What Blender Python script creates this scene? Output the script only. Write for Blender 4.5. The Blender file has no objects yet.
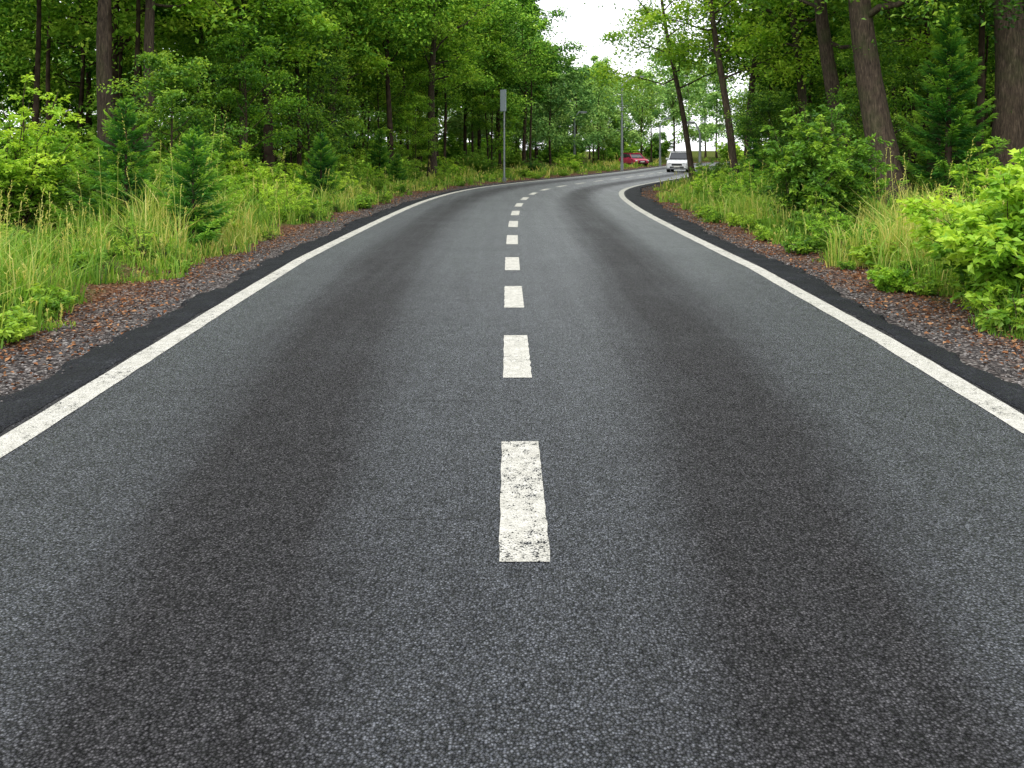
import bpy, math, random
import numpy as np
from mathutils import Vector
rng=np.random.default_rng(7); random.seed(7)
S=bpy.context.scene
S.view_settings.view_transform='Standard'; S.view_settings.look='None'; S.view_settings.exposure=0

# ------------------------------------------------------------------ helpers
def obj(name,me,mats=(),loc=(0,0,0),rot=(0,0,0),scale=(1,1,1),parent=None):
    o=bpy.data.objects.new(name,me); S.collection.objects.link(o)
    o.location=loc;o.rotation_euler=rot;o.scale=scale
    if me is not None:
        for m in mats:
            me.materials.append(m)
    if parent: o.parent=parent
    return o
class MB:
    def __init__(s): s.V=[];s.Q=[];s.T=[];s.mq=[];s.mt=[];s.R=[];s.n=0;s.sq=[];s.st=[]
    def add(s,V,Q=None,T=None,mat=0,rnd=0.5,smooth=False):
        V=np.asarray(V,float).reshape(-1,3); s.V.append(V)
        r=np.empty(len(V)); r[:]=rnd; s.R.append(r)
        if Q is not None and len(Q):
            Q=np.asarray(Q,int)+s.n; s.Q.append(Q); m_=np.empty(len(Q),int); m_[:]=mat; s.mq.append(m_); s.sq.append(np.full(len(Q),smooth))
        if T is not None and len(T):
            T=np.asarray(T,int)+s.n; s.T.append(T); s.mt.append(np.full(len(T),mat)); s.st.append(np.full(len(T),smooth))
        s.n+=len(V)
    def build(s,name,attrs=None):
        V=np.concatenate(s.V); me=bpy.data.meshes.new(name)
        Q=np.concatenate(s.Q) if s.Q else np.zeros((0,4),int)
        T=np.concatenate(s.T) if s.T else np.zeros((0,3),int)
        loops=np.concatenate([Q.ravel(),T.ravel()]).astype(np.int32)
        starts=np.concatenate([np.arange(len(Q))*4,len(Q)*4+np.arange(len(T))*3]).astype(np.int32)
        me.vertices.add(len(V)); me.vertices.foreach_set("co",V.astype(np.float32).ravel())
        me.loops.add(len(loops)); me.loops.foreach_set("vertex_index",loops)
        me.polygons.add(len(starts)); me.polygons.foreach_set("loop_start",starts)
        mi=np.concatenate((s.mq or [])+(s.mt or [])).astype(np.int32)
        sm=np.concatenate((s.sq or [])+(s.st or [])).astype(bool)
        me.polygons.foreach_set("material_index",mi); me.polygons.foreach_set("use_smooth",sm)
        me.update(calc_edges=True)
        a=me.attributes.new("rnd",'FLOAT','POINT'); a.data.foreach_set("value",np.concatenate(s.R).astype(np.float32))
        if attrs:
            for k,v in attrs.items():
                a=me.attributes.new(k,'FLOAT','POINT'); a.data.foreach_set("value",np.asarray(v,np.float32))
        return me
def unit(v): return v/np.maximum(np.linalg.norm(v,axis=-1,keepdims=True),1e-9)
def tube(mb,P,R,sides=6,mat=0,rnd=0.5):
    P=np.asarray(P,float);R=np.asarray(R,float);n=len(P)
    T=unit(np.gradient(P,axis=0)); ref=np.array([1.,0.13,0.07]) if abs(T[0,0])<.8 else np.array([0,1.,.1])
    A=unit(np.cross(T,ref));B=np.cross(T,A)
    th=np.linspace(0,2*math.pi,sides,endpoint=False)
    V=P[:,None]+R[:,None,None]*(np.cos(th)[None,:,None]*A[:,None]+np.sin(th)[None,:,None]*B[:,None])
    i=np.arange(n-1)[:,None];j=np.arange(sides)[None];j2=(j+1)%sides
    Q=np.stack([i*sides+j,i*sides+j2,(i+1)*sides+j2,(i+1)*sides+j],-1).reshape(-1,4)
    mb.add(V,Q,mat=mat,rnd=rnd,smooth=True)
def leaves(mb,C,axis,nrm,L,W,mat=1,rnd=0.5):
    n=len(C); axis=unit(axis); side=unit(np.cross(axis,nrm)); nn=np.cross(side,axis)
    L=np.broadcast_to(np.asarray(L,float),(n,))[:,None]; W=np.broadcast_to(np.asarray(W,float),(n,))[:,None]
    V=np.stack([C,C+axis*L*.45+side*W*.5+nn*W*.18,C+axis*L-nn*L*.15,C+axis*L*.45-side*W*.5+nn*W*.18],1)
    Q=np.arange(n*4).reshape(n,4)
    mb.add(V,Q,mat=mat,rnd=np.repeat(rnd,4) if np.ndim(rnd) else rnd)

# ------------------------------------------------------------------ materials
def newmat(name):
    m=bpy.data.materials.new(name); m.use_nodes=True; nt=m.node_tree; nt.nodes.clear()
    out=nt.nodes.new('ShaderNodeOutputMaterial'); return m,nt,out
def N(nt,t,**k):
    n=nt.nodes.new(t)
    for a,b in k.items():
        if a in n.inputs.keys(): n.inputs[a].default_value=b
        else: setattr(n,a,b)
    return n
def L(nt,a,b): nt.links.new(a,b)
def ramp(nt,fac,stops):
    r=nt.nodes.new('ShaderNodeValToRGB'); e=r.color_ramp.elements
    e[0].position=stops[0][0]; e[0].color=(*stops[0][1],1); e[1].position=stops[-1][0]; e[1].color=(*stops[-1][1],1)
    for p,c in stops[1:-1]:
        x=e.new(p); x.color=(*c,1)
    L(nt,fac,r.inputs[0]); return r.outputs[0]
def math_(nt,op,a,b=None,clamp=False):
    n=nt.nodes.new('ShaderNodeMath'); n.operation=op; n.use_clamp=clamp
    for i,v in enumerate((a,b)):
        if v is None: continue
        if isinstance(v,(int,float)): n.inputs[i].default_value=v
        else: L(nt,v,n.inputs[i])
    return n.outputs[0]
def mixc(nt,f,a,b,mode='MIX'):
    n=nt.nodes.new('ShaderNodeMix'); n.data_type='RGBA'; n.blend_type=mode
    for k,v in ((0,f),(6,a),(7,b)):
        if isinstance(v,(int,float)): n.inputs[k].default_value=v
        elif isinstance(v,tuple): n.inputs[k].default_value=(*v,1)
        else: L(nt,v,n.inputs[k])
    return n.outputs[2]
def attr(nt,name):
    a=nt.nodes.new('ShaderNodeAttribute'); a.attribute_name=name; return a.outputs['Fac']
def objco(nt): return nt.nodes.new('ShaderNodeTexCoord').outputs['Object']
def noise(nt,co,scale,detail=4,rough=.55,dist=0):
    n=N(nt,'ShaderNodeTexNoise',Scale=scale,Detail=detail,Roughness=rough,Distortion=dist); L(nt,co,n.inputs['Vector']); return n.outputs[0]
def bump(nt,h,strength,dist,prev=None):
    b=N(nt,'ShaderNodeBump',Strength=strength,Distance=dist); L(nt,h,b.inputs['Height'])
    if prev: L(nt,prev,b.inputs['Normal'])
    return b.outputs[0]
def prin(nt,out,color,rough=.6,normal=None,spec=.5,metal=0):
    p=nt.nodes.new('ShaderNodeBsdfPrincipled')
    if isinstance(color,tuple): p.inputs['Base Color'].default_value=(*color,1)
    else: L(nt,color,p.inputs['Base Color'])
    if isinstance(rough,(int,float)): p.inputs['Roughness'].default_value=rough
    else: L(nt,rough,p.inputs['Roughness'])
    if isinstance(spec,(int,float)): p.inputs['Specular IOR Level'].default_value=spec
    else: L(nt,spec,p.inputs['Specular IOR Level'])
    p.inputs['Metallic'].default_value=metal
    if normal: L(nt,normal,p.inputs['Normal'])
    if out: L(nt,p.outputs[0],out.inputs[0])
    return p
def simple(name,c,r=.5,metal=0,spec=.5):
    m,nt,out=newmat(name); co=objco(nt); n=noise(nt,co,6,3)
    col=mixc(nt,n,tuple(x*.85 for x in c),tuple(min(1,x*1.1) for x in c)); prin(nt,out,col,r,metal=metal,spec=spec); return m

def leafmat(name,dark,mid,light,trans=.35,objvar=.25):
    m,nt,out=newmat(name); a=attr(nt,'rnd')
    oi=nt.nodes.new('ShaderNodeObjectInfo').outputs['Random']
    f=math_(nt,'ADD',a,math_(nt,'MULTIPLY',math_(nt,'SUBTRACT',oi,.5),objvar*2),True)
    c=ramp(nt,f,[(0,dark),(.5,mid),(1,light)])
    if trans==0:
        d=nt.nodes.new('ShaderNodeBsdfDiffuse'); L(nt,c,d.inputs[0]); L(nt,d.outputs[0],out.inputs[0]); return m
    p=nt.nodes.new('ShaderNodeBsdfDiffuse'); L(nt,c,p.inputs[0])
    gl=nt.nodes.new('ShaderNodeBsdfGlossy'); gl.inputs['Roughness'].default_value=.45; gl.inputs['Color'].default_value=(.8,.85,.8,1)
    g2=nt.nodes.new('ShaderNodeMixShader'); g2.inputs[0].default_value=.035; L(nt,p.outputs[0],g2.inputs[1]); L(nt,gl.outputs[0],g2.inputs[2])
    t=nt.nodes.new('ShaderNodeBsdfTranslucent'); c2=mixc(nt,1.0,c,(1.5,1.35,.7),'MULTIPLY'); L(nt,c2,t.inputs[0])
    mx=nt.nodes.new('ShaderNodeMixShader'); mx.inputs[0].default_value=trans
    L(nt,g2.outputs[0],mx.inputs[1]); L(nt,t.outputs[0],mx.inputs[2]); L(nt,mx.outputs[0],out.inputs[0]); return m
M_leaf=leafmat('leaf_green',(.028,.095,.016),(.14,.31,.032),(.39,.57,.065))
M_leafb=leafmat('leaf_bright',(.055,.165,.018),(.23,.45,.036),(.53,.72,.08))
M_leaff=leafmat('leaf_green_far',(.035,.12,.022),(.17,.37,.042),(.41,.62,.08),trans=0)
M_leaffb=leafmat('leaf_bright_far',(.06,.18,.026),(.27,.50,.052),(.56,.76,.10),trans=0)
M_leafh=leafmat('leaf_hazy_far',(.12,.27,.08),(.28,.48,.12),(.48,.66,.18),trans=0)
M_con=leafmat('spruce_needles',(.02,.10,.02),(.085,.27,.032),(.32,.54,.055),trans=.25,objvar=.12)
M_grass=leafmat('grass_blades',(.05,.15,.018),(.21,.39,.04),(.62,.57,.18),trans=.35,objvar=0)
M_litter,nt,out=newmat('dead_leaves'); c=ramp(nt,attr(nt,'rnd'),[(0,(.06,.028,.016)),(.5,(.20,.085,.04)),(1,(.40,.22,.11))]); d=nt.nodes.new('ShaderNodeBsdfDiffuse'); L(nt,c,d.inputs[0]); L(nt,d.outputs[0],out.inputs[0])
M_stone,nt,out=newmat('gravel_stone'); c=ramp(nt,attr(nt,'rnd'),[(0,(.035,.033,.033)),(.6,(.12,.11,.105)),(1,(.32,.30,.29))]); d=nt.nodes.new('ShaderNodeBsdfDiffuse'); L(nt,c,d.inputs[0]); L(nt,d.outputs[0],out.inputs[0])
M_bark,nt,out=newmat('bark'); co=objco(nt); mp=N(nt,'ShaderNodeMapping'); mp.inputs['Scale'].default_value=(9,9,1.6); L(nt,co,mp.inputs[0])
n1=noise(nt,mp.outputs[0],2.2,5,.65,.6); n2=noise(nt,co,1.3,2)
c=ramp(nt,n1,[(.3,(.018,.014,.011)),(.55,(.08,.058,.042)),(.75,(.17,.13,.10))]); c=mixc(nt,math_(nt,'MULTIPLY',math_(nt,'SUBTRACT',n2,.5,True),1.6,True),c,(.05,.075,.02))
prin(nt,out,c,.85,bump(nt,n1,.9,.05),spec=.2)
M_twig,nt,out=newmat('thin_bark'); c=ramp(nt,noise(nt,objco(nt),3,1),[(.3,(.03,.022,.016)),(.7,(.085,.062,.045))]); d=nt.nodes.new('ShaderNodeBsdfDiffuse'); L(nt,c,d.inputs[0]); L(nt,d.outputs[0],out.inputs[0])

# asphalt
def asphalt_nodes(nt):
    co=objco(nt)
    v=N(nt,'ShaderNodeTexVoronoi',Scale=98.0); L(nt,co,v.inputs['Vector'])
    big=noise(nt,co,.6,2,.6); med=noise(nt,co,5,3,.65)
    band=attr(nt,'band'); age=attr(nt,'age')
    mp=N(nt,'ShaderNodeMapping'); mp.inputs['Scale'].default_value=(3.4,.16,1); L(nt,co,mp.inputs[0]); streak=noise(nt,mp.outputs[0],1.0,3,.6)
    b=math_(nt,'ADD',math_(nt,'ADD',band,math_(nt,'MULTIPLY',math_(nt,'SUBTRACT',big,.5),.35)),math_(nt,'MULTIPLY',math_(nt,'SUBTRACT',streak,.5),.5),True)
    lightc=mixc(nt,age,(.098,.107,.125),(.215,.230,.248)); darkc=mixc(nt,age,(.054,.052,.056),(.086,.085,.089))  # second colour of each pair has grazing sky sheen painted in
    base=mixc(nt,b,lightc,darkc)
    base=mixc(nt,1.0,base,ramp(nt,med,[(.3,(.82,.82,.82)),(.7,(1.18,1.18,1.18))]),'MULTIPLY')
    sep=nt.nodes.new('ShaderNodeSeparateColor'); L(nt,v.outputs['Color'],sep.inputs[0])
    ag=ramp(nt,sep.outputs[0],[(0,(.45,.45,.45)),(.75,(1.0,1.0,1.0)),(1,(2.0,2.0,1.95))])
    base=mixc(nt,1.0,base,ag,'MULTIPLY')
    crev=ramp(nt,v.outputs['Distance'],[(.2,(1.25,1.25,1.25)),(.65,(.15,.15,.15))]); base=mixc(nt,1.0,base,crev,'MULTIPLY')
    nrm=bump(nt,math_(nt,'MULTIPLY',v.outputs['Distance'],-1.0),1.0,.009); rough=math_(nt,'ADD',math_(nt,'MULTIPLY',b,.26),.36)
    spec=math_(nt,'MULTIPLY',math_(nt,'SUBTRACT',.58,math_(nt,'MULTIPLY',b,.36)),math_(nt,'ADD',sep.outputs[1],.2))
    return co,base,nrm,rough,spec,sep.outputs[0],v.outputs['Distance']
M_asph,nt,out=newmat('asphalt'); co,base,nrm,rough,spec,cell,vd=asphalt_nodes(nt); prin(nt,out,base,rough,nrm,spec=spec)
M_paint,nt,out=newmat('road_paint'); co,base,nrm,rough,spec,cell,vd=asphalt_nodes(nt)
w1=noise(nt,co,16,8,.75); w2=noise(nt,co,2.2,3)
w=math_(nt,'ADD',math_(nt,'MULTIPLY',w1,.75),math_(nt,'ADD',math_(nt,'MULTIPLY',w2,.3),math_(nt,'MULTIPLY',vd,.28)))
mask=ramp(nt,math_(nt,'SUBTRACT',w,math_(nt,'MULTIPLY',attr(nt,'wear'),.12)),[(.68,(0,0,0)),(.76,(1,1,1))])
pc=ramp(nt,noise(nt,co,9,5,.7),[(.3,(.48,.465,.40)),(.7,(.72,.70,.63))])
pc=mixc(nt,.45,pc,mixc(nt,1.0,pc,ramp(nt,cell,[(0,(.5,.5,.5)),(1,(1.15,1.15,1.15))]),'MULTIPLY'))
col=mixc(nt,mask,pc,base); prin(nt,out,col,.6,nrm,spec=.3)
M_shoulder,nt,out=newmat('black_shoulder_asphalt'); co=objco(nt)
v=N(nt,'ShaderNodeTexVoronoi',Scale=38.0); L(nt,co,v.inputs['Vector']); nn=noise(nt,co,30,3,.7); nb=noise(nt,co,2.5,3)
c=ramp(nt,math_(nt,'ADD',math_(nt,'MULTIPLY',nn,.6),math_(nt,'MULTIPLY',nb,.4)),[(.35,(.004,.0045,.006)),(.58,(.016,.018,.024)),(.75,(.09,.094,.105))])
prin(nt,out,c,.7,bump(nt,math_(nt,'SUBTRACT',nn,v.outputs['Distance']),1.0,.04),spec=.25)
M_ground,nt,out=newmat('ground_soil'); co=objco(nt); lat=attr(nt,'lat')
v=N(nt,'ShaderNodeTexVoronoi',Scale=32.0); L(nt,co,v.inputs['Vector']); sep=nt.nodes.new('ShaderNodeSeparateColor'); L(nt,v.outputs['Color'],sep.inputs[0])
nb=noise(nt,co,1.2,3,.65)
g1=ramp(nt,sep.outputs[0],[(0,(.032,.030,.030)),(.45,(.085,.076,.072)),(.7,(.14,.12,.11)),(1,(.28,.26,.24))])
g2=ramp(nt,sep.outputs[0],[(0,(.04,.026,.02)),(.45,(.12,.062,.038)),(.7,(.22,.10,.052)),(1,(.32,.24,.17))])
gf=math_(nt,'ADD',math_(nt,'MULTIPLY',math_(nt,'SUBTRACT',lat,4.5),1.3),math_(nt,'MULTIPLY',math_(nt,'SUBTRACT',nb,.5),2.5),True)
gravel=mixc(nt,gf,g1,g2)
gravel=mixc(nt,1.0,gravel,ramp(nt,v.outputs['Distance'],[(.2,(1.1,1.1,1.1)),(.8,(.3,.3,.3))]),'MULTIPLY')
soil=ramp(nt,sep.outputs[1],[(0,(.03,.05,.012)),(.55,(.07,.11,.022)),(1,(.15,.11,.045))])
f=math_(nt,'ADD',math_(nt,'SUBTRACT',lat,5.35),math_(nt,'MULTIPLY',math_(nt,'SUBTRACT',nb,.5),2.2),True)
c=mixc(nt,f,gravel,soil); d=nt.nodes.new('ShaderNodeBsdfDiffuse'); L(nt,c,d.inputs[0]); L(nt,d.outputs[0],out.inputs[0])

# ------------------------------------------------------------------ road geometry
CX=np.array([[-12,.08],[0,.07],[3.4,.06],[5,.05],[7.2,.045],[10.4,.02],[13.7,0],[17.4,0],[21.3,.03],[25.2,.1],[29.6,.27],[33.8,.6],[38.9,1.3],[43.2,2.4],[46.4,3.5],[51,5.2],[58.6,8.2],[68.9,11.9],[79,15.3],[95,20.5],[115,27.5],[140,41],[170,68]])
yy=np.arange(-12,170,.25); xx=np.interp(yy,CX[:,0],CX[:,1])
k=np.exp(-.5*(np.arange(-16,17)*.25/1.6)**2);k/=k.sum(); xx=np.convolve(np.pad(xx,16,mode='edge'),k,'valid')
CL=np.stack([xx,yy],1); TG=unit(np.gradient(CL,axis=0)); NR=np.stack([TG[:,1],-TG[:,0]],1)   # right normal
LO=np.interp(yy,[0,5,9,14,22,170],[-3.22,-3.27,-3.44,-3.6,-3.55,-3.45])
RO=np.interp(yy,[0,5,8,13,30,45,170],[3.35,3.42,3.63,3.85,3.85,3.6,3.45])
def at(y,s):
    y=np.asarray(y,float); x0=np.interp(y,yy,CL[:,0]); nx=np.interp(y,yy,NR[:,0]); ny=np.interp(y,yy,NR[:,1])
    return np.stack([x0+nx*s,y+ny*s],-1)
def lateral(P):
    P=np.asarray(P,float); out=np.empty(len(P)); sub=CL[::2]; nr=NR[::2]
    for i in range(0,len(P),4000):
        p=P[i:i+4000]; d=p[:,None]-sub[None]; j=(d**2).sum(-1).argmin(1); dd=p-sub[j]
        side=np.sign((dd*nr[j]).sum(-1)); out[i:i+4000]=np.linalg.norm(dd,axis=1)*np.where(side==0,1,side)
    return out
def wob(x,y,f,ph=0): return (np.sin(x*f+ph+1.7*np.sin(y*f*.7+ph))+np.sin(y*f*1.13+2*ph+1.3*np.sin(x*f*.9)))*.5
def hgt(x,y,lat):
    a=np.abs(lat); sm=lambda e0,e1:(lambda t:t*t*(3-2*t))(np.clip((a-e0)/(e1-e0),0,1))
    h=-.05+.03*sm(4.3,4.9)+.10*sm(5,6.5)+.35*sm(7,16)
    return h+sm(4.8,6.5)*.05*wob(x,y,1.7,1)+sm(6,12)*.18*wob(x,y,.45,2)+sm(20,60)*.5*(wob(x,y,.08,3)+.6)
def ground(x,y):
    l=lateral([[x,y]]); return float(hgt(np.array([x]),np.array([y]),l)[0])
def sym(lst): return sorted(set([-v for v in lst]+lst))
gx=np.array(sym(list(np.arange(0,14,.3))+list(np.arange(14,40,1.5))+list(np.arange(40,120,8))+[140,200,300,450,700]))
gy=np.array([-300,-150,-60,-25]+list(np.arange(-12,30,.3))+list(np.arange(30,90,.6))+list(np.arange(90,180,4))+[200,240,300,400,600,900])
X,Y=np.meshgrid(gx,gy); P=np.stack([X.ravel(),Y.ravel()],1); lat=lateral(P); Z=hgt(P[:,0],P[:,1],lat)
mb=MB(); nx_,ny_=len(gx),len(gy); i=np.arange(ny_-1)[:,None]*nx_;j=np.arange(nx_-1)[None]
Q=np.stack([i+j,i+j+1,i+j+1+nx_,i+j+nx_],-1).reshape(-1,4); mb.add(np.column_stack([P,Z]),Q,smooth=True)
obj('ground',mb.build('ground',{'lat':np.abs(lat)}),[M_ground])

def strip(name,ys,offs,zs,mat,extra=None,parent=None):
    ys=np.asarray(ys); ny,k=offs.shape
    V=np.concatenate([np.stack([*at(ys,offs[:,c]).T,zs[:,c]],-1)[:,None] for c in range(k)],1).reshape(-1,3)
    i=np.arange(ny-1)[:,None]*k;j=np.arange(k-1)[None]
    Q=np.stack([i+j,i+j+1,i+j+1+k,i+j+k],-1).reshape(-1,4); m=MB(); m.add(V,Q,smooth=True)
    return obj(name,m.build(name,extra),[mat],parent=parent)
far_sheenf=lambda y:np.interp(y,[3,6,12,24],[0,.2,.65,1])  # asphalt colour lightens with distance, standing in for sky sheen
ys=yy[::2]; K=81; t=np.linspace(0,1,K)
lo=np.interp(ys,yy,LO)-.2; ro=np.interp(ys,yy,RO)+.2
offs=lo[:,None]+(ro-lo)[:,None]*t[None]
bc=np.interp(ys,[2,3,5,8,15,25,60],[1.05,1.15,1.42,1.7,2.0,2.05,1.9])[:,None]; bw=np.interp(ys,[2,5,8,15,60],[.5,.62,.72,.7,.62])[:,None]
f_=lambda c:np.exp(-(np.abs(offs-c)/bw)**3.0)
band=(f_(bc)+f_(-bc-.12))*.80+.08
edge=np.clip(((offs-lo[:,None])<.1)|((ro[:,None]-offs)<.1),0,1)*.8
near=np.interp(ys,[2,3.5,6,10,20],[.28,.22,.16,.1,0])[:,None]  # asphalt painted darker towards the camera, where sky sheen is weak
strip('road',ys,offs,np.zeros_like(offs),M_asph,{'band':np.clip(band+edge+near,0,1).ravel(),'age':np.repeat(far_sheenf(ys),K)})
def line(name,c,w,y0,y1,wear,step=.25,parent=None):
    y=np.arange(y0,y1+1e-6,step); cc=np.interp(y,yy,c) if np.ndim(c) else np.full(len(y),c)
    k=4; o=cc[:,None]+np.linspace(-w/2,w/2,k)[None]
    o[:,0]+=.003*np.sin(y*31)+.003*np.sin(y*77); o[:,-1]+=.003*np.sin(y*37+1)+.003*np.sin(y*91)
    return strip(name,y,o,np.full_like(o,.004),M_paint,{'band':np.full(o.size,.3),'age':np.repeat(far_sheenf(y),k),'wear':np.full(o.size,wear)},parent)
line('edge_line',LO,.22,-12,150,.4); line('edge_line',RO,.22,-12,150,.5)
dp=bpy.data.objects.new('centre_line_dashes',None); S.collection.objects.link(dp)
starts=[(.23,1.6),(3.36,1.61),(6.49,1.63),(9.6,1.6),(12.75,1.65)]+[(16.4+3.75*i,1.8) for i in range(30)]
for n_,(a,l) in enumerate(starts):
    line('dash',0.0,.235,a,a+l,[.5,.2,.65,.8,.8][min(n_,4)] ,.1,dp)
def rsm(n,k):
    a=rng.normal(size=n+2*k); w=np.hanning(2*k+1); w/=np.sqrt((w**2).sum()); return np.convolve(a,w,'valid')[:n]
for sgn,c,nm in ((-1,LO,'road_shoulder'),(1,RO,'road_shoulder')):
    y=np.arange(-12,150,.06); n=len(y); e=np.abs(np.interp(y,yy,c))
    inner=e+.15+.018*rsm(n,6)+.008*rsm(n,1)
    wd=np.clip(.48+.06*rsm(n,40)+.035*rsm(n,9)+.02*rsm(n,2),.2,.9)
    if sgn>0: wd+=.5*np.exp(-((y-31)/9)**2)
    o=np.stack([inner+wd*q for q in (0,.08,.35,.6,.85,1.0)],1)
    z=np.stack([np.full_like(y,.004),.018+.003*rsm(n,2),.016+.006*rsm(n,3),.008+.008*rsm(n,3),-.004+.010*rsm(n,3),-.07+0*y],1)
    strip(nm,y,sgn*o,z,M_shoulder)
M_crack=simple('crack_tar',(.012,.012,.013),.6)
for (x0,x1,yc) in [(-.62,-.12,3.82),(-.78,.05,5.85),(1.9,2.9,6.6)]:
    x=np.linspace(x0,x1,40); yb=yc+.008*np.sin(x*40)+.006*np.sin(x*97+1); m=MB(); w=.0025+.0014*np.sin(x*53)
    V=np.concatenate([np.stack([x,yb-w,x*0+.0035],1),np.stack([x,yb+w,x*0+.0035],1)]); i=np.arange(39)
    m.add(V,np.stack([i,i+1,i+41,i+40],1)); obj('road_crack',m.build('road_crack'),[M_crack])

# ------------------------------------------------------------------ gravel and litter
def scatter_sy(n,smin,smax,y0,y1,pw=1.0):
    u=rng.random(n); y=(y0**(1-pw)+(y1**(1-pw)-y0**(1-pw))*u)**(1/(1-pw)) if pw!=1 else y0*(y1/y0)**u
    sg=np.where(rng.random(n)<.5,-1,1); e=np.where(sg<0,np.abs(np.interp(y,yy,LO)),np.interp(y,yy,RO))
    s=sg*(e+smin+(smax-smin)*rng.random(n)); p=at(y,s); return p,s,y,sg
def stones(n,s0,s1,zoff,name,rmax):
    m=MB(); p,la,y,sg=scatter_sy(n,s0,s1,4.5,60,1.4)
    z=hgt(p[:,0],p[:,1],la)+zoff; r=rng.uniform(.005,rmax,n)*(1+y*.01); r[rng.random(n)<.02]*=1.8
    base=np.array([[1,0,0],[0,1,0],[-1,0,0],[0,-1,0],[0,0,.7],[0,0,-.5]],float)
    V=base[None]*r[:,None,None]*rng.uniform(.6,1.3,(n,6,1)); a=rng.random(n)*6.28; ca,sa=np.cos(a),np.sin(a)
    V=np.stack([V[...,0]*ca[:,None]-V[...,1]*sa[:,None],V[...,0]*sa[:,None]+V[...,1]*ca[:,None],V[...,2]],-1)+np.column_stack([p,z+r*.2])[:,None]
    F=np.array([[0,1,4],[1,2,4],[2,3,4],[3,0,4],[1,0,5],[2,1,5],[3,2,5],[0,3,5]]); T=(np.arange(n)[:,None,None]*6+F[None]).reshape(-1,3)
    m.add(V,T=T,rnd=np.repeat(rng.random(n)**1.3,6)); obj(name,m.build(name),[M_stone])
stones(15000,.6,1.75,0,'gravel',.017)
stones(1300,.46,.75,.05,'loose_stones',.012)
m=MB(); n=19000; p,la,y,sg=scatter_sy(n,.55,3.4,4.5,60,1.3); keep=rng.random(n)<np.exp(-((np.abs(la)-5.0)/.65)**2)+.3*(wob(p[:,0],p[:,1],1.3)>.3)
p,la,y=p[keep],la[keep],y[keep]; n=len(p); z=hgt(p[:,0],p[:,1],la)+rng.uniform(.005,.03,n)
ax=rng.normal(size=(n,3))*[1,1,.25]; nr=np.array([0,0,1.])+rng.normal(size=(n,3))*.35; l=rng.uniform(.025,.065,n)*(1+y*.012)
leaves(m,np.column_stack([p,z]),ax,nr,l,l*.6,mat=0,rnd=rng.random(n)); obj('leaf_litter',m.build('leaf_litter'),[M_litter])

# ------------------------------------------------------------------ grass
def grass(name,nt_,smin,smax,y0,y1,pw,nb,h0,h1,wid,thr=-.35,cb=0.0,heads=.35):
    p,la,y,sg=scatter_sy(nt_,smin,smax,y0,y1,pw)
    e=np.abs(la); dn=wob(p[:,0],p[:,1],1.25,4)*.7+wob(p[:,0],p[:,1],3.3,1)*.45; keep=(dn>thr+.9*np.clip(1-(e-4.75)/.9,0,1))&(e>4.62)
    p,la,y,dn=p[keep],la[keep],y[keep],dn[keep]; nT=len(p); e=np.abs(la)
    cl=np.clip(.5+.5*wob(p[:,0],p[:,1],.8,5)+rng.normal(0,.2,nT),0,1)
    fade=np.clip(.35+(e-4.6)/1.7,.3,1)
    H=(h0+(h1-h0)*rng.random(nT)**1.9)*fade*(.5+.75*cl)
    z=hgt(p[:,0],p[:,1],la); n=nT*nb; rp=lambda a:np.repeat(a,nb,axis=0)
    C=rp(np.column_stack([p,z-.01])); C[:,:2]+=rng.normal(size=(n,2))*.055*rp(1+y*.015)[:,None]
    h=rp(H)*rng.uniform(.35,1.15,n); az=rng.random(n)*6.283; d=np.stack([np.cos(az),np.sin(az),az*0],1); bend=h*rng.uniform(.08,.8,n)
    w=(wid*rng.uniform(.6,1.4,n)*rp(1+y*.045)); saz=az+1.57+rng.normal(0,.8,n); sd=np.stack([np.cos(saz),np.sin(saz),az*0],1)*w[:,None]*.5
    up=np.array([0,0,1.])
    mid=C+up*(h*.6)[:,None]+d*(bend*.28)[:,None]; tip=C+up*(h*(1-.3*rng.random(n)))[:,None]+d*bend[:,None]
    V=np.stack([C-sd,C+sd,mid+sd*.8,mid-sd*.8,tip],1); b=np.arange(n)[:,None]*5
    c=rp(.38+cb+.3*(cl-.5)+rng.normal(0,.12,nT)); c=c+rng.normal(0,.13,n)+np.where(rng.random(n)<rp(.07+.28*(wob(p[:,0],p[:,1],.5,9)>.33)),.45,0)
    m=MB(); m.add(V,b+np.array([[0,1,2,3]]),b+np.array([[3,2,4]]),rnd=np.repeat(np.clip(c,0,1),5))
    ns=int(nT*heads); idx=rng.integers(0,nT,ns); hh=H[idx]*rng.uniform(1.1,1.6,ns); bC=np.column_stack([p[idx],z[idx]])
    az=rng.random(ns)*6.28; d=np.stack([np.cos(az),np.sin(az),az*0],1); T_=bC+up*hh[:,None]+d*(hh*.18)[:,None]; ww=.0022*(1+y[idx]*.06)
    sd=np.stack([-np.sin(az),np.cos(az),az*0],1)*ww[:,None]
    V=np.stack([bC-sd,bC+sd,T_+sd*.6,T_-sd*.6],1); m.add(V,np.arange(ns*4).reshape(-1,4),rnd=.8)
    for q in range(6):
        CC=T_-(T_-bC)*(q*.028); leaves(m,CC,d*.4+up+rng.normal(size=(ns,3))*.5,rng.normal(size=(ns,3)),.035*(1+y[idx]*.03),.009*(1+y[idx]*.05),mat=0,rnd=np.full(ns,.95))
    obj(name,m.build(name),[M_grass])
grass('grass',4600,1.3,5.5,5.5,30,1.2,22,.15,1.05,.010,-.36)
grass('grass',2600,1.2,2.3,4.8,40,1.5,18,.06,.25,.008,-.3)
grass('grass',2300,1.1,7,26,110,1.2,15,.25,.8,.016,-.35,.06)
grass('grass',1600,5.3,14,10,45,1.1,14,.2,.6,.018,-.9,-.10)
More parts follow.
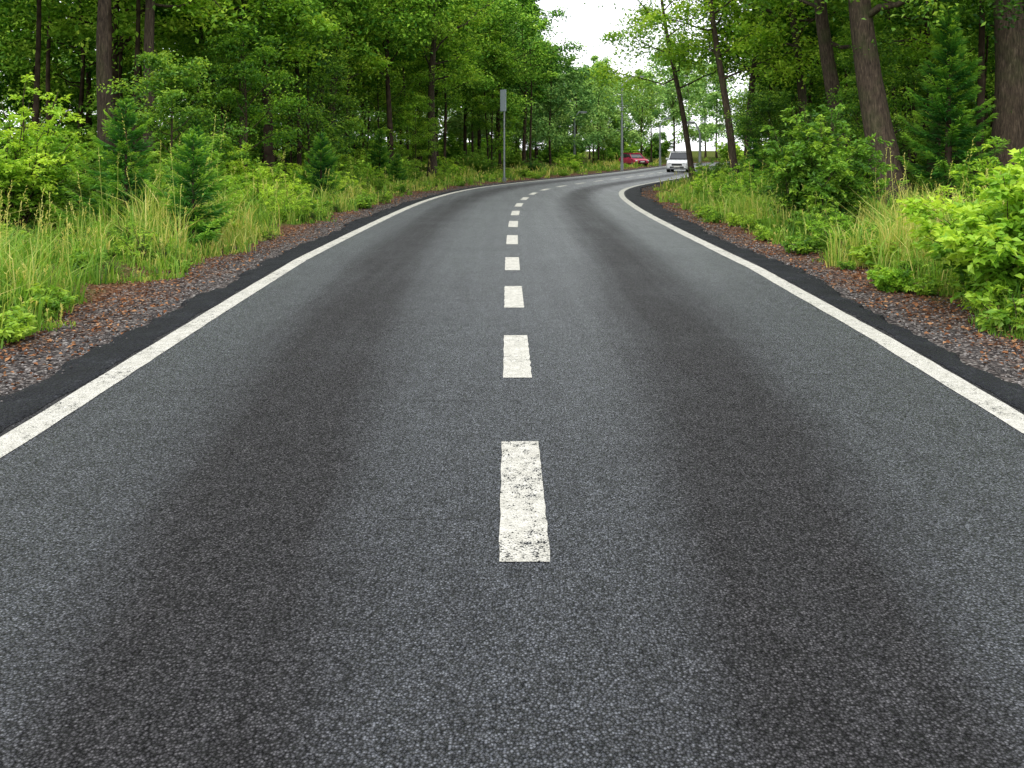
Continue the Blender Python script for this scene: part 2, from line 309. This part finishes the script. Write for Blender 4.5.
grass('grass',520,2.0,5.5,9,24,1.2,26,.85,1.35,.010,.05,.14,.9)

# ------------------------------------------------------------------ plants
def make_tree(name,seed,H,r0,c0,R,nleaf,leaf,lean=(0,0),limbs=16,mats=None,flat=.5,sub=5,droop=0.0,sides=9,topf=.62):
    g=np.random.default_rng(seed); m=MB(); n=14; z=np.linspace(0,H,n); ph=g.random(4)*6
    w=.012*H; tx=lean[0]*z+w*np.sin(z*.55+ph[0])*(z/H)**.6; ty=lean[1]*z+w*np.sin(z*.5+ph[1])*(z/H)**.6
    tx-=tx[0];ty-=ty[0]; P=np.stack([tx,ty,z-.15],1); rr=r0*(1-.82*(z/H))*(1+.55*np.exp(-z/(r0*1.5)))
    tube(m,P,rr,sides); cl=[]
    for i in range(limbs):
        t=c0/H+(.97-c0/H)*(i+g.random())/limbs; zz=t*H; o=np.array([np.interp(zz,z,tx),np.interp(zz,z,ty),zz-.15])
        tt=(t-c0/H)/(1-c0/H); az=i*2.4+g.normal(0,.5); ln=R*(.7+.5*g.random())*(1-topf*tt**3)*(.75+.25*min(1,tt*4)); el=.25+.7*tt+g.normal(0,.22)-droop
        d=np.array([math.cos(az)*math.cos(el),math.sin(az)*math.cos(el),math.sin(el)]); q=np.linspace(0,1,6)
        LP=o+np.outer(q*ln,d)+np.outer(q**2*ln*.18,[0,0,1])+np.cumsum(g.normal(0,.035*ln,(6,3)),0)*(q>0)[:,None]
        lr=max(.012,r0*.38*(1-t*.75)); tube(m,LP,lr*(1-.85*q)+.006,5)
        for s_ in range(sub):
            u=.3+.7*(s_+g.random())/sub; so=np.array([np.interp(u,q,LP[:,c]) for c in range(3)])
            d2=unit(d+g.normal(0,.85,3)*[1,1,.6]); l2=ln*(.28+.3*g.random())*(1.25-u*.5); q2=np.linspace(0,1,4)
            SP=so+np.outer(q2*l2,d2)+np.cumsum(g.normal(0,.04*l2,(4,3)),0)*(q2>0)[:,None]-np.outer(q2**2*l2*.15,[0,0,1])
            tube(m,SP,lr*.35*(1-.8*q2)+.004,3)
            for u2 in (.45,.75,1.0): cl.append((np.array([np.interp(u2,q2,SP[:,c]) for c in range(3)]),l2,tt))
    pc=max(4,nleaf//len(cl)); C=[];RD=[]
    for c,l2,tt in cl:
        k=int(pc*g.uniform(.5,1.5)); sg=max(.2,l2*.38); D=g.normal(0,1,(k,3))*[sg,sg,sg*flat]; D[:,2]-=.25*(D[:,0]**2+D[:,1]**2)/max(sg,.1)*.5
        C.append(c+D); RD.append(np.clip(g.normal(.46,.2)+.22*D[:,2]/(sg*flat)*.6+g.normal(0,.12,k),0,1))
    C=np.concatenate(C);RD=np.concatenate(RD);k=len(C)
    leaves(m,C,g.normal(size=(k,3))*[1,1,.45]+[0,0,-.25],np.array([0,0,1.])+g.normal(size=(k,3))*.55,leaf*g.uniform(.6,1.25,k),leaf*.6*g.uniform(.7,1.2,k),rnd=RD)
    me=m.build(name); 
    for mm in (mats or (M_bark,M_leaf)): me.materials.append(mm)
    return me
def make_conifer(name,seed,H,R,tw=.10):
    g=np.random.default_rng(seed); m=MB(); z=np.linspace(-.1,H,8); tube(m,np.stack([z*0,z*0,z],1),.022*H*(1-.93*np.clip(z/H,0,1)),6)
    nb=int(36+H*12); Cs=[];As=[];Ns=[];Ls=[];Rs=[]
    for i in range(nb):
        t=.03+.95*(i/nb)**.92; az=i*2.399+g.normal(0,.25); ln=R*(1-t)**.85*g.uniform(.55,1.3)+.03; el=0+.75*t+g.normal(0,.1)
        d=np.array([math.cos(az)*math.cos(el),math.sin(az)*math.cos(el),math.sin(el)]); o=np.array([0,0,t*H]); q=np.linspace(0,1,5)
        up=np.array([0,0,1.]); BP=o+np.outer(q*ln,d)+np.outer((q**2-.6*q)*ln*.5,up); tube(m,BP,.006*H*.6*(1-.8*q)*(1-t*.6)+.002,3)
        sd=np.array([-math.sin(az),math.cos(az),0]); k=int(14+ln*40); u=np.sort(g.random(k))**.8; pos=np.stack([np.interp(u,q,BP[:,c]) for c in range(3)],1)
        br=g.normal(0,.10)
        for s in (-1,1):
            a=d*1.0+sd*s*g.uniform(.35,.9,(k,1))+up*g.normal(0,.12,(k,1)); l=(tw+ln*.28*(1-u))*g.uniform(.7,1.2,k)
            for v in (0,.5):
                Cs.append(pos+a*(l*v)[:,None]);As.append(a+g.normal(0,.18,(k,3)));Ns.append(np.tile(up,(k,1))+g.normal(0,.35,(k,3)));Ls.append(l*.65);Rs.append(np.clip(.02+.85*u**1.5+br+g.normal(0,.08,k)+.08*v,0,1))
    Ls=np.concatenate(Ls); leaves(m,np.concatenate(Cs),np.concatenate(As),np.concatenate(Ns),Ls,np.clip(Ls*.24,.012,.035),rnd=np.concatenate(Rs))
    me=m.build(name); me.materials.append(M_twig); me.materials.append(M_con); return me
def make_shrub(name,seed,H,R,stems,leaf,mats,per=9,tw=7,aspect=.5):
    g=np.random.default_rng(seed); m=MB(); Cs=[];As=[];Rs=[]
    for i in range(stems):
        az=g.random()*6.28; sp=g.random()**.6; o=np.array([math.cos(az),math.sin(az),0])*R*.25*sp; hh=H*g.uniform(.55,1.05)*(1-.35*sp); out=R*sp*g.uniform(.6,1.05)
        q=np.linspace(0,1,6); d=np.array([math.cos(az),math.sin(az),0]); SP=o+np.outer(q**1.4*out,d)+np.outer((q-.22*sp*q**3)*hh,[0,0,1])+np.cumsum(g.normal(0,.02*H,(6,3)),0)*(q>0)[:,None]
        tube(m,SP,.011*(1-.7*q)*max(.6,H/2),4); cr=g.normal(.45,.17)
        for j in range(tw):
            u=.12+.88*(j+g.random())/tw; so=np.array([np.interp(u,q,SP[:,c]) for c in range(3)]); d2=unit(np.array([*(g.normal(0,1,2)+d[:2]*.8),g.normal(.35,.35)])); l2=R*g.uniform(.22,.42)*(1.1-.45*u)
            q2=np.linspace(.1,1,per); pts=so+np.outer(q2*l2,d2)-np.outer(q2**2*l2*.25,[0,0,1]); tube(m,pts[[0,per//2,-1]],np.array([.004,.003,.002]),3)
            sd=unit(np.cross(d2,[0,0,1.]))
            for s in (-1,1,0):
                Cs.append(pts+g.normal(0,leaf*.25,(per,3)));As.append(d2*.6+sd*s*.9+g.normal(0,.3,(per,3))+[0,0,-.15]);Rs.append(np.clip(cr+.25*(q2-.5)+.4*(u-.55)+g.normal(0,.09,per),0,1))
    C=np.concatenate(Cs);k=len(C); l=leaf*g.uniform(.6,1.25,k)
    C[:,2]=np.maximum(C[:,2],.03)
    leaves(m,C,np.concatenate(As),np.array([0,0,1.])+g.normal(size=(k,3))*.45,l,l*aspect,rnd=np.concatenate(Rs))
    me=m.build(name)
    for mm in mats: me.materials.append(mm)
    return me
def arrays(me):
    V=np.empty(len(me.vertices)*3,np.float32); me.vertices.foreach_get('co',V)
    Q=np.empty(len(me.loops),np.int32); me.loops.foreach_get('vertex_index',Q)
    M=np.empty(len(me.polygons),np.int32); me.polygons.foreach_get('material_index',M)
    R=np.empty(len(me.vertices),np.float32); me.attributes['rnd'].data.foreach_get('value',R)
    return V.reshape(-1,3),Q.reshape(-1,4),M,R
def bake(name,items,mats):
    m=MB()
    for (V,Q,M,R),x,y,z,s,a in items:
        c,sn=math.cos(a)*s,math.sin(a)*s
        W=np.stack([V[:,0]*c-V[:,1]*sn+x,V[:,0]*sn+V[:,1]*c+y,V[:,2]*s+z],1)
        m.add(W,Q,mat=M,rnd=np.clip(R+random.uniform(-.2,.2),0,1))
    return obj(name,m.build(name),mats)
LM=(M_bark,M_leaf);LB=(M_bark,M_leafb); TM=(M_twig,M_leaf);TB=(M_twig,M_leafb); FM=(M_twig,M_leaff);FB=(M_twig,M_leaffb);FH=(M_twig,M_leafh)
TREES=[make_tree(f'tree_mesh{i}',20+i,random.uniform(14,17.5),random.uniform(.13,.20),random.uniform(3.8,5.8),random.uniform(3.0,3.9),11500,.25,limbs=18,sub=4,mats=[FM,FB,FM][i%3]) for i in range(8)]
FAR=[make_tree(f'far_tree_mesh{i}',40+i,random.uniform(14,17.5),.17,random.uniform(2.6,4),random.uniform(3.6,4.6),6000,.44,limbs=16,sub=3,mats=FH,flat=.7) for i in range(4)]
BACK=[make_tree(f'back_tree_mesh{i}',45+i,random.uniform(15,17.5),.2,random.uniform(1.5,2.5),random.uniform(3.6,4.6),6500,.42,limbs=18,sub=3,mats=FM,flat=.7) for i in range(3)]
SAPL=[make_tree(f'sapling_mesh{i}',50+i,random.uniform(6,8.5),random.uniform(.05,.08),1.3,random.uniform(1.9,2.5),10000,.15,limbs=18,sub=4,mats=[TB,TM,TB][i%3],flat=.4) for i in range(5)]
SHR=[make_shrub(f'shrub_mesh{i}',70+i,2.0,1.25,36,.115,[TB,TM][i%2],per=8,tw=6) for i in range(4)]
SHB=[make_shrub(f'bigshrub_mesh{i}',80+i,3.4,2.6,26,.32,[FM,FB][i%2],tw=7,per=7,aspect=.6) for i in range(2)]
WEED=[arrays(make_shrub(f'weed_mesh{i}',90+i,[.45,.6,.35][i],.38,12,[.075,.05,.06][i],TB,per=6,tw=4,aspect=[.6,.3,.5][i])) for i in range(3)]
def put(name,me,x,y,s=1,rz=None,sz=None,parent=None,tilt=(0,0)):
    z=ground(x,y); return obj(name,me,(),(x,y,z),(tilt[0],tilt[1],random.random()*6.28 if rz is None else rz),(s,s,s if sz is None else sz),parent)
p,la,y,sg=scatter_sy(480,1.35,6.5,7,60,1.1); z=hgt(p[:,0],p[:,1],la)
bake('verge_herbs',[(random.choice(WEED),p[i,0],p[i,1],z[i],random.uniform(.4,1.2)*(1+y[i]*.008),random.random()*6.28) for i in range(len(p)) if abs(la[i])>4.95 and not (la[i]>0 and y[i]>34)],TM)

for x,y,h,rd in [(-5.95,15.4,2.1,1.05),(-8.2,17.6,2.85,1.25),(-7.6,20.0,2.3,1.0),(-6.5,28.5,2.3,1.0),(-6.9,44,2.8,1.25),(-9.5,25,2.7,1.2),(-12.3,22,2.3,1.0),(-7.6,33,2.1,.9),(-5.6,41,1.6,.7),(-10.4,27,3.0,1.3)]:
    put('spruce_sapling',make_conifer('spruce_sapling',int(100+x*7+y*3),h,rd),x,y)
put('spruce_tree',make_conifer('spruce_tree',301,5.6,1.7,.16),12.7,24.3)
put('spruce_tree',make_conifer('spruce_tree',302,3.4,1.1,.12),11.0,31)
put('spruce_sapling',make_conifer('spruce_sapling',303,2.2,.8),9.2,32)
put('shrub',make_shrub('shrub',400,1.9,1.2,125,.11,TB,per=10,tw=8,aspect=.62),6.1,9.4)
put('shrub',make_shrub('shrub',401,1.3,.8,34,.085,TB,aspect=.6),6.9,11.6)
put('shrub',make_shrub('shrub',402,3.3,1.2,110,.11,TM,per=10,tw=9),6.9,18.6)
put('shrub',make_shrub('shrub',403,1.9,.9,36,.10,TM),8.0,22)
put('shrub',make_shrub('shrub',404,.9,.75,26,.07,TB,aspect=.35),5.9,14.5)
put('shrub',make_shrub('shrub',405,.35,.3,14,.06,TB),5.15,10.9)
for x,y,s in [(7.6,27,.75),(8.2,34,.8),(7.2,31,.6),(9.9,41,.9),(13.2,46,1.0),(11.8,44,.9),(9.9,24.5,.8),(8.8,16.5,.7),(11.5,20,.9),(8.6,13.3,.7),(6.3,23.5,.5),(6.8,25.5,.65),(7.9,29,.8),(9.3,37,.8),(7.6,20.6,.7),(6.3,16.8,.45),(9.6,28,1.0),(10.6,34,1.0),(8.3,10.8,.8)]:
    put('shrub',random.choice(SHR),x,y,s)
put('shrub',make_shrub('shrub',410,3.7,1.6,60,.12,TB,per=10,tw=9),-11.0,18.2)
put('shrub',make_shrub('shrub',411,.9,.8,30,.06,TB,aspect=.3),-5.9,21.5)
for x,y,s in [(-8.5,23.5,.9),(-10.2,29,1.1),(-8.4,31,.9),(-8.2,37,1.1),(-9.2,41,1.2),(-6.7,49,1.0),(-4.8,54,.95),(-7.9,47,1.2),(-2.2,59,.95),(-11,16,.7),(-9.9,14.5,.5),(-5.9,37,.5),(1.5,64,.8),(4.5,68,.8),(-13.5,24,1.2),(-9.6,21.5,1.0),(-12.8,20,1.1),(-7.2,25.5,.7),(-9.6,19.6,.9),(-6.9,22.6,.6),(-6.5,31.5,.65),(-7.0,35,.75),(-6.9,39.5,.8),(-5.6,45,.7),(-8.9,27.6,1.0),(-3.6,50,.7),(-11.6,24.8,1.2)]:
    put('shrub',random.choice(SHR),x,y,s)
def hero(x,y,H,r,c0,R,lean,seed,nl=17000,leaf=.19,mats=LM,limbs=18):
    put('deciduous_tree',make_tree('deciduous_tree',seed,H,r,c0,R,nl,leaf,lean,limbs,mats,sides=14),x,y,rz=0)
hero(11.6,25.4,17,.46,5.4,4.2,(-.17,0),500)
hero(15.2,25.6,18,.54,5.2,4.5,(-.0,0),501)
hero(9.6,36,16,.18,4.6,3.6,(-.12,0),502,mats=LB)
hero(10.8,39,16,.18,4.6,3.6,(.08,0),503,mats=LB)
hero(9.3,43,15,.16,4.6,3.8,(-.16,.02),504,mats=LB)
hero(12.4,35,16,.22,4.8,3.6,(-.1,0),505)
hero(12.0,30,17,.32,5.6,3.8,(-.12,0),512,mats=LB)
hero(-12.9,26.5,17,.28,6.4,3.6,(0.02,0),506,mats=LB)
hero(-12.1,27.6,17,.21,6.4,3.4,(.05,0),507,mats=LB)
hero(-10.5,33,15,.15,4.6,3.4,(-.03,0),508,mats=LB)
hero(-4.9,52,17,.28,5.6,3.8,(.0,0),509,mats=LB)
hero(-9.5,44,17,.24,5.2,4.2,(.04,0),510,mats=LB)
hero(-17.0,23,17,.18,4.0,4.0,(.0,0),511,mats=LB)
for x,y,s in [(-9.9,24.2,.7),(-9.4,29.5,.8),(-11.8,34,1.0),(-8.8,36.5,.9),(-9.3,40,1.0),(-7.9,50,1.1),(-5.5,57,1.15),(-1.5,64,1.2),(-15.6,21,.8),(12.8,31,.8),(14.0,42,1),(16.5,23,.7),(16,50,1.2),(14.6,47,.9)]:
    put('young_tree',random.choice(SAPL),x,y,s)

# --- forest mass
forest=bpy.data.objects.new('distant_trees',None); S.collection.objects.link(forest)
under=bpy.data.objects.new('forest_undergrowth',None); S.collection.objects.link(under)
def poisson(n,xr,yr,ok,dmin):
    pts=[]
    for _ in range(n):
        x=random.uniform(*xr);y=random.uniform(*yr)
        if all((x-a)**2+(y-b)**2>dmin*dmin for a,b in pts) and ok(x,y): pts.append((x,y))
    return pts
def ok(smin,smax,marg=5):
    def f(x,y):
        if abs(x)>.62*y+marg: return False
        return smin<abs(lateral([[x,y]])[0])<smax
    return f
cnt=0
for x,y in poisson(2200,(-60,60),(20,75),ok(10.2,30),4.5):
    if y<36 and 0<x<16: continue
    if y<30 and x<0 and x>-16: continue
    put('tree',random.choice(TREES),x,y,random.uniform(.9,1.2),parent=forest); cnt+=1
for x,y in poisson(900,(-75,75),(30,90),ok(30,42,8),5.2):
    put('tree',random.choice(BACK),x,y,random.uniform(1.0,1.25),parent=forest); cnt+=1
for x,y in poisson(1500,(-70,90),(75,128),ok(8.5,34),5.6):
    s=random.uniform(.9,1.15)*(.7 if .03<x/y<.17 else 1)
    put('tree',random.choice(FAR),x,y,s,parent=forest); cnt+=1
POLES=[make_tree(f'pole_tree_mesh{i}',600+i,12+i,.09+.02*i,6.5,2.0,2200,.3,limbs=7,sub=3,mats=FB,sides=6,lean=(.03*(i-1),0)) for i in range(3)]
for x,y in poisson(900,(-45,45),(26,70),ok(9.5,20),3.2):
    if y<34 and -11<x<14: continue
    put('tree',random.choice(POLES),x,y,random.uniform(.9,1.1),parent=forest)
for x,y in poisson(1500,(-60,70),(24,120),ok(9.0,33,3),4.4):
    l=abs(lateral([[x,y]])[0])
    if random.random()<.62: put('shrub_mass',random.choice(SHB),x,y,random.uniform(.45,.75)*(1.6 if l>20 else 1),parent=under)
    elif l<17 or y>70: put('young_tree_mass',random.choice(SAPL),x,y,random.uniform(.55,.95),parent=under)
for x,y in poisson(400,(-80,110),(128,165),lambda x,y:abs(lateral([[x,y]])[0])>6 or y>160,8.0):
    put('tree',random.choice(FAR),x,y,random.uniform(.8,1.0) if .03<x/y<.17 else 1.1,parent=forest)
    if random.random()<.7: put('shrub_mass',random.choice(SHB),x+2,y-3,1.3,parent=under)
print('trees',cnt)

# ------------------------------------------------------------------ street furniture
M_galv=simple('galvanised_steel',(.30,.33,.34),.45,.6); M_sign=simple('sign_face',(.30,.36,.40),.4); M_dark=simple('dark_plastic',(.02,.02,.022),.5)
M_lens=simple('lamp_glass',(.6,.62,.6),.2)
def empty(name,x,y,rz=0):
    e=bpy.data.objects.new(name,None); S.collection.objects.link(e); e.location=(x,y,ground(x,y)); e.rotation_euler=(0,0,rz); return e
def part(parent,name,P,R,mat,sides=12):
    m=MB(); tube(m,P,R,sides); return obj(name,m.build(name),[mat],parent=parent)
import bmesh
def box(parent,name,c,d,mat,bev=.02,taper=None):
    bm=bmesh.new(); bmesh.ops.create_cube(bm,size=1)
    for v in bm.verts:
        v.co=Vector((v.co.x*d[0],v.co.y*d[1],v.co.z*d[2]))
        if taper and v.co.z>0: v.co.x*=taper; v.co.y*=taper
        v.co+=Vector(c)
    if bev: bmesh.ops.bevel(bm,geom=list(bm.edges),offset=bev,segments=2,affect='EDGES')
    me=bpy.data.meshes.new(name); bm.to_mesh(me); bm.free(); return obj(name,me,[mat],parent=parent)
def lamp(x,y,h,arm,rz):
    e=empty('street_lamp',x,y,rz); z=np.linspace(-.1,h-.8,6); part(e,'pole',np.stack([z*0,z*0,z],1),np.linspace(.13,.085,6),M_galv)
    a=np.linspace(0,1,8); part(e,'arm',np.stack([arm*a,a*0,h-.82+.82*np.sin(a*1.57)],1),np.full(8,.06),M_galv)
    box(e,'base_collar',(0,0,.35),(.26,.26,.9),M_galv,.03); box(e,'lamp_head',(arm+.32,0,h+.0),(.8,.26,.15),M_galv,.04); box(e,'lens',(arm+.36,0,h-.1),(.5,.18,.05),M_lens,.01)
lamp(10.0,77,8.6,1.3,0); lamp(5.9,80,5.3,.5,.2)
lamp(17.1,98,5.6,.6,0.1); lamp(13.45,60.5,3.9,.45,3.1)
e=empty('road_sign',-.46,50.5,-.9); z=np.linspace(-.1,5.5,5); part(e,'pole',np.stack([z*0,z*0,z],1),np.full(5,.06),M_galv)
box(e,'sign_panel',(0,-.08,4.85),(.55,.05,1.3),M_sign,.012); box(e,'bracket_top',(0,-.04,5.2),(.3,.05,.06),M_galv,.008); box(e,'bracket_bottom',(0,-.04,4.5),(.3,.05,.06),M_galv,.008); box(e,'pole_foot',(0,0,.1),(.2,.2,.3),M_galv,.03)

# ------------------------------------------------------------------ cars
M_glass=simple('car_glass',(.03,.035,.04),.12); M_tyre=simple('tyre',(.018,.018,.018),.8); M_rim=simple('alloy_rim',(.4,.4,.42),.3,.8); M_hl=simple('headlight',(.8,.82,.85),.1); M_plate=simple('number_plate',(.7,.7,.65),.4); M_tail=simple('tail_red',(.35,.01,.01),.2)
def car(name,x,y,rz,paint,hscale=1.0,Lc=4.5):
    e=empty(name,x,y,rz); e.location.z=max(e.location.z,0) if abs(lateral([[x,y]])[0])>4 else 0.0
    def loft(nm,st,mat):
        m=MB(); V=[]
        for (yy_,w,zb,zt,tw) in st:
            V+=[[-w*.94,yy_,zb],[-w,yy_,zb+.12],[-w,yy_,zb+(zt-zb)*.6],[-w*tw,yy_,zt-.03],[-w*tw*.86,yy_,zt],[w*tw*.86,yy_,zt],[w*tw,yy_,zt-.03],[w,yy_,zb+(zt-zb)*.6],[w,yy_,zb+.12],[w*.94,yy_,zb]]
        k=10; Q=[[i*k+j,i*k+(j+1)%k,(i+1)*k+(j+1)%k,(i+1)*k+j] for i in range(len(st)-1) for j in range(k)]
        for b,fl in ((0,1),((len(st)-1)*k,-1)):
            for a in range(4): q=[b+a,b+a+1,b+8-a,b+9-a]; Q.append(q[::fl])
        m.add(V,Q,smooth=False); me=m.build(nm); o=obj(nm,me,[mat],parent=e); md=o.modifiers.new('b','BEVEL'); md.width=.03; md.segments=2; md.limit_method='ANGLE'; return o
    h=hscale; hb=.98*h; hr=1.66*h; l=Lc/2
    loft('body',[(-l,.76,.38,.70*h,.95),(-l+.1,.86,.26,.80*h,.95),(-l+.45,.92,.22,.92*h,.95),(-l+1.15,.93,.22,hb+.02,.95),(0,.93,.22,hb+.04,.95),(l-.5,.92,.22,hb+.04,.94),(l-.08,.88,.28,hb,.93),(l,.80,.38,.85*h,.93)],paint)
    loft('cabin_glass',[(-l+1.05,.80,hb-.02,hb+.03,.95),(-l+1.75,.80,hb-.02,hr-.09,.84),(.3,.81,hb-.02,hr-.05,.84),(l-.75,.80,hb-.02,hr-.10,.84),(l-.25,.78,hb-.02,hb+.05,.9)],M_glass)
    loft('roof',[(-l+1.70,.66,hr-.10,hr-.04,.96),(-l+2.1,.69,hr-.07,hr,.96),(.6,.69,hr-.06,hr,.96),(l-.7,.67,hr-.11,hr-.05,.96)],paint)
    for s in (-1,1):
        part(e,'a_pillar',[[s*.80,-l+1.02,hb],[s*.67,-l+1.76,hr-.06]],[.045,.04],paint,6)
        part(e,'b_pillar',[[s*.82,.1,hb],[s*.68,.12,hr-.06]],[.04,.04],paint,6); part(e,'c_pillar',[[s*.8,l-.3,hb],[s*.67,l-.78,hr-.07]],[.07,.06],paint,6)
        for yw in (-l+.82,l-.82):
            for nm,r,xo,wd,mt in (('tyre',.35,.80,.22,M_tyre),('rim',.22,.915,.02,M_rim)):
                bm=bmesh.new(); bmesh.ops.create_cone(bm,cap_ends=True,segments=28,radius1=r,radius2=r,depth=wd); 
                for v in bm.verts: v.co=Vector((v.co.z+s*xo,v.co.x+yw,v.co.y+.35))
                bmesh.ops.bevel(bm,geom=[ed for ed in bm.edges if len(ed.link_faces)==2 and ed.calc_face_angle(0)>1],offset=wd*.2,segments=2,affect='EDGES')
                me=bpy.data.meshes.new(nm); bm.to_mesh(me); bm.free(); obj(nm,me,[mt],parent=e)
        box(e,'headlight',(s*.66,-l+.06,.68*h),(.34,.12,.15),M_hl,.03); box(e,'mirror',(s*1.0,-l+1.45,hb+.08),(.2,.12,.14),paint,.03); box(e,'tail_light',(s*.72,l-.03,.8*h),(.22,.08,.22),M_tail,.02)
    box(e,'grille',(0,-l-.005,.60*h),(.86,.06,.16),M_dark,.02); box(e,'lower_intake',(0,-l+.03,.40*h),(1.2,.1,.12),M_dark,.02); box(e,'number_plate',(0,-l-.03,.48),(.5,.02,.11),M_plate,.004)
    return e
M_white=simple('white_car_paint',(.74,.76,.78),.25); M_red=simple('red_car_paint',(.45,.04,.09),.3)
car('suv_car',14.55,73.5,-.30,M_white,1.06)
car('parked_car',13.9,97,.35,M_red,.86,4.2)

# ------------------------------------------------------------------ sky, sun, camera
el=math.radians(52); az=math.radians(200)
w=bpy.data.worlds.new("World"); S.world=w; w.use_nodes=True; nt=w.node_tree; bg=nt.nodes['Background']
sky=nt.nodes.new('ShaderNodeTexSky'); sky.sky_type='NISHITA'; sky.sun_disc=False; sky.sun_elevation=el; sky.sun_rotation=az; sky.air_density=1.2; sky.dust_density=3
mc=mixc(nt,.86,sky.outputs[0],(13.6,13.8,14.2)); L(nt,mc,bg.inputs[0]); bg.inputs[1].default_value=.15
sd=bpy.data.lights.new('sun','SUN'); sd.energy=1.5; sd.angle=math.radians(20); sd.color=(1,.96,.9); so=bpy.data.objects.new('sun',sd); S.collection.objects.link(so)
dirv=Vector((math.sin(az)*math.cos(el),math.cos(az)*math.cos(el),math.sin(el))); so.rotation_euler=dirv.to_track_quat('Z','Y').to_euler()
cd=bpy.data.cameras.new('camera'); cd.sensor_width=36; cd.lens=852.6/1024*36; cd.shift_y=-234/1024; cd.clip_end=3000; cam=bpy.data.objects.new('camera',cd); S.collection.objects.link(cam)
cam.location=(0,-.51,1.872); cam.rotation_euler=(math.radians(90),0,0); S.camera=cam
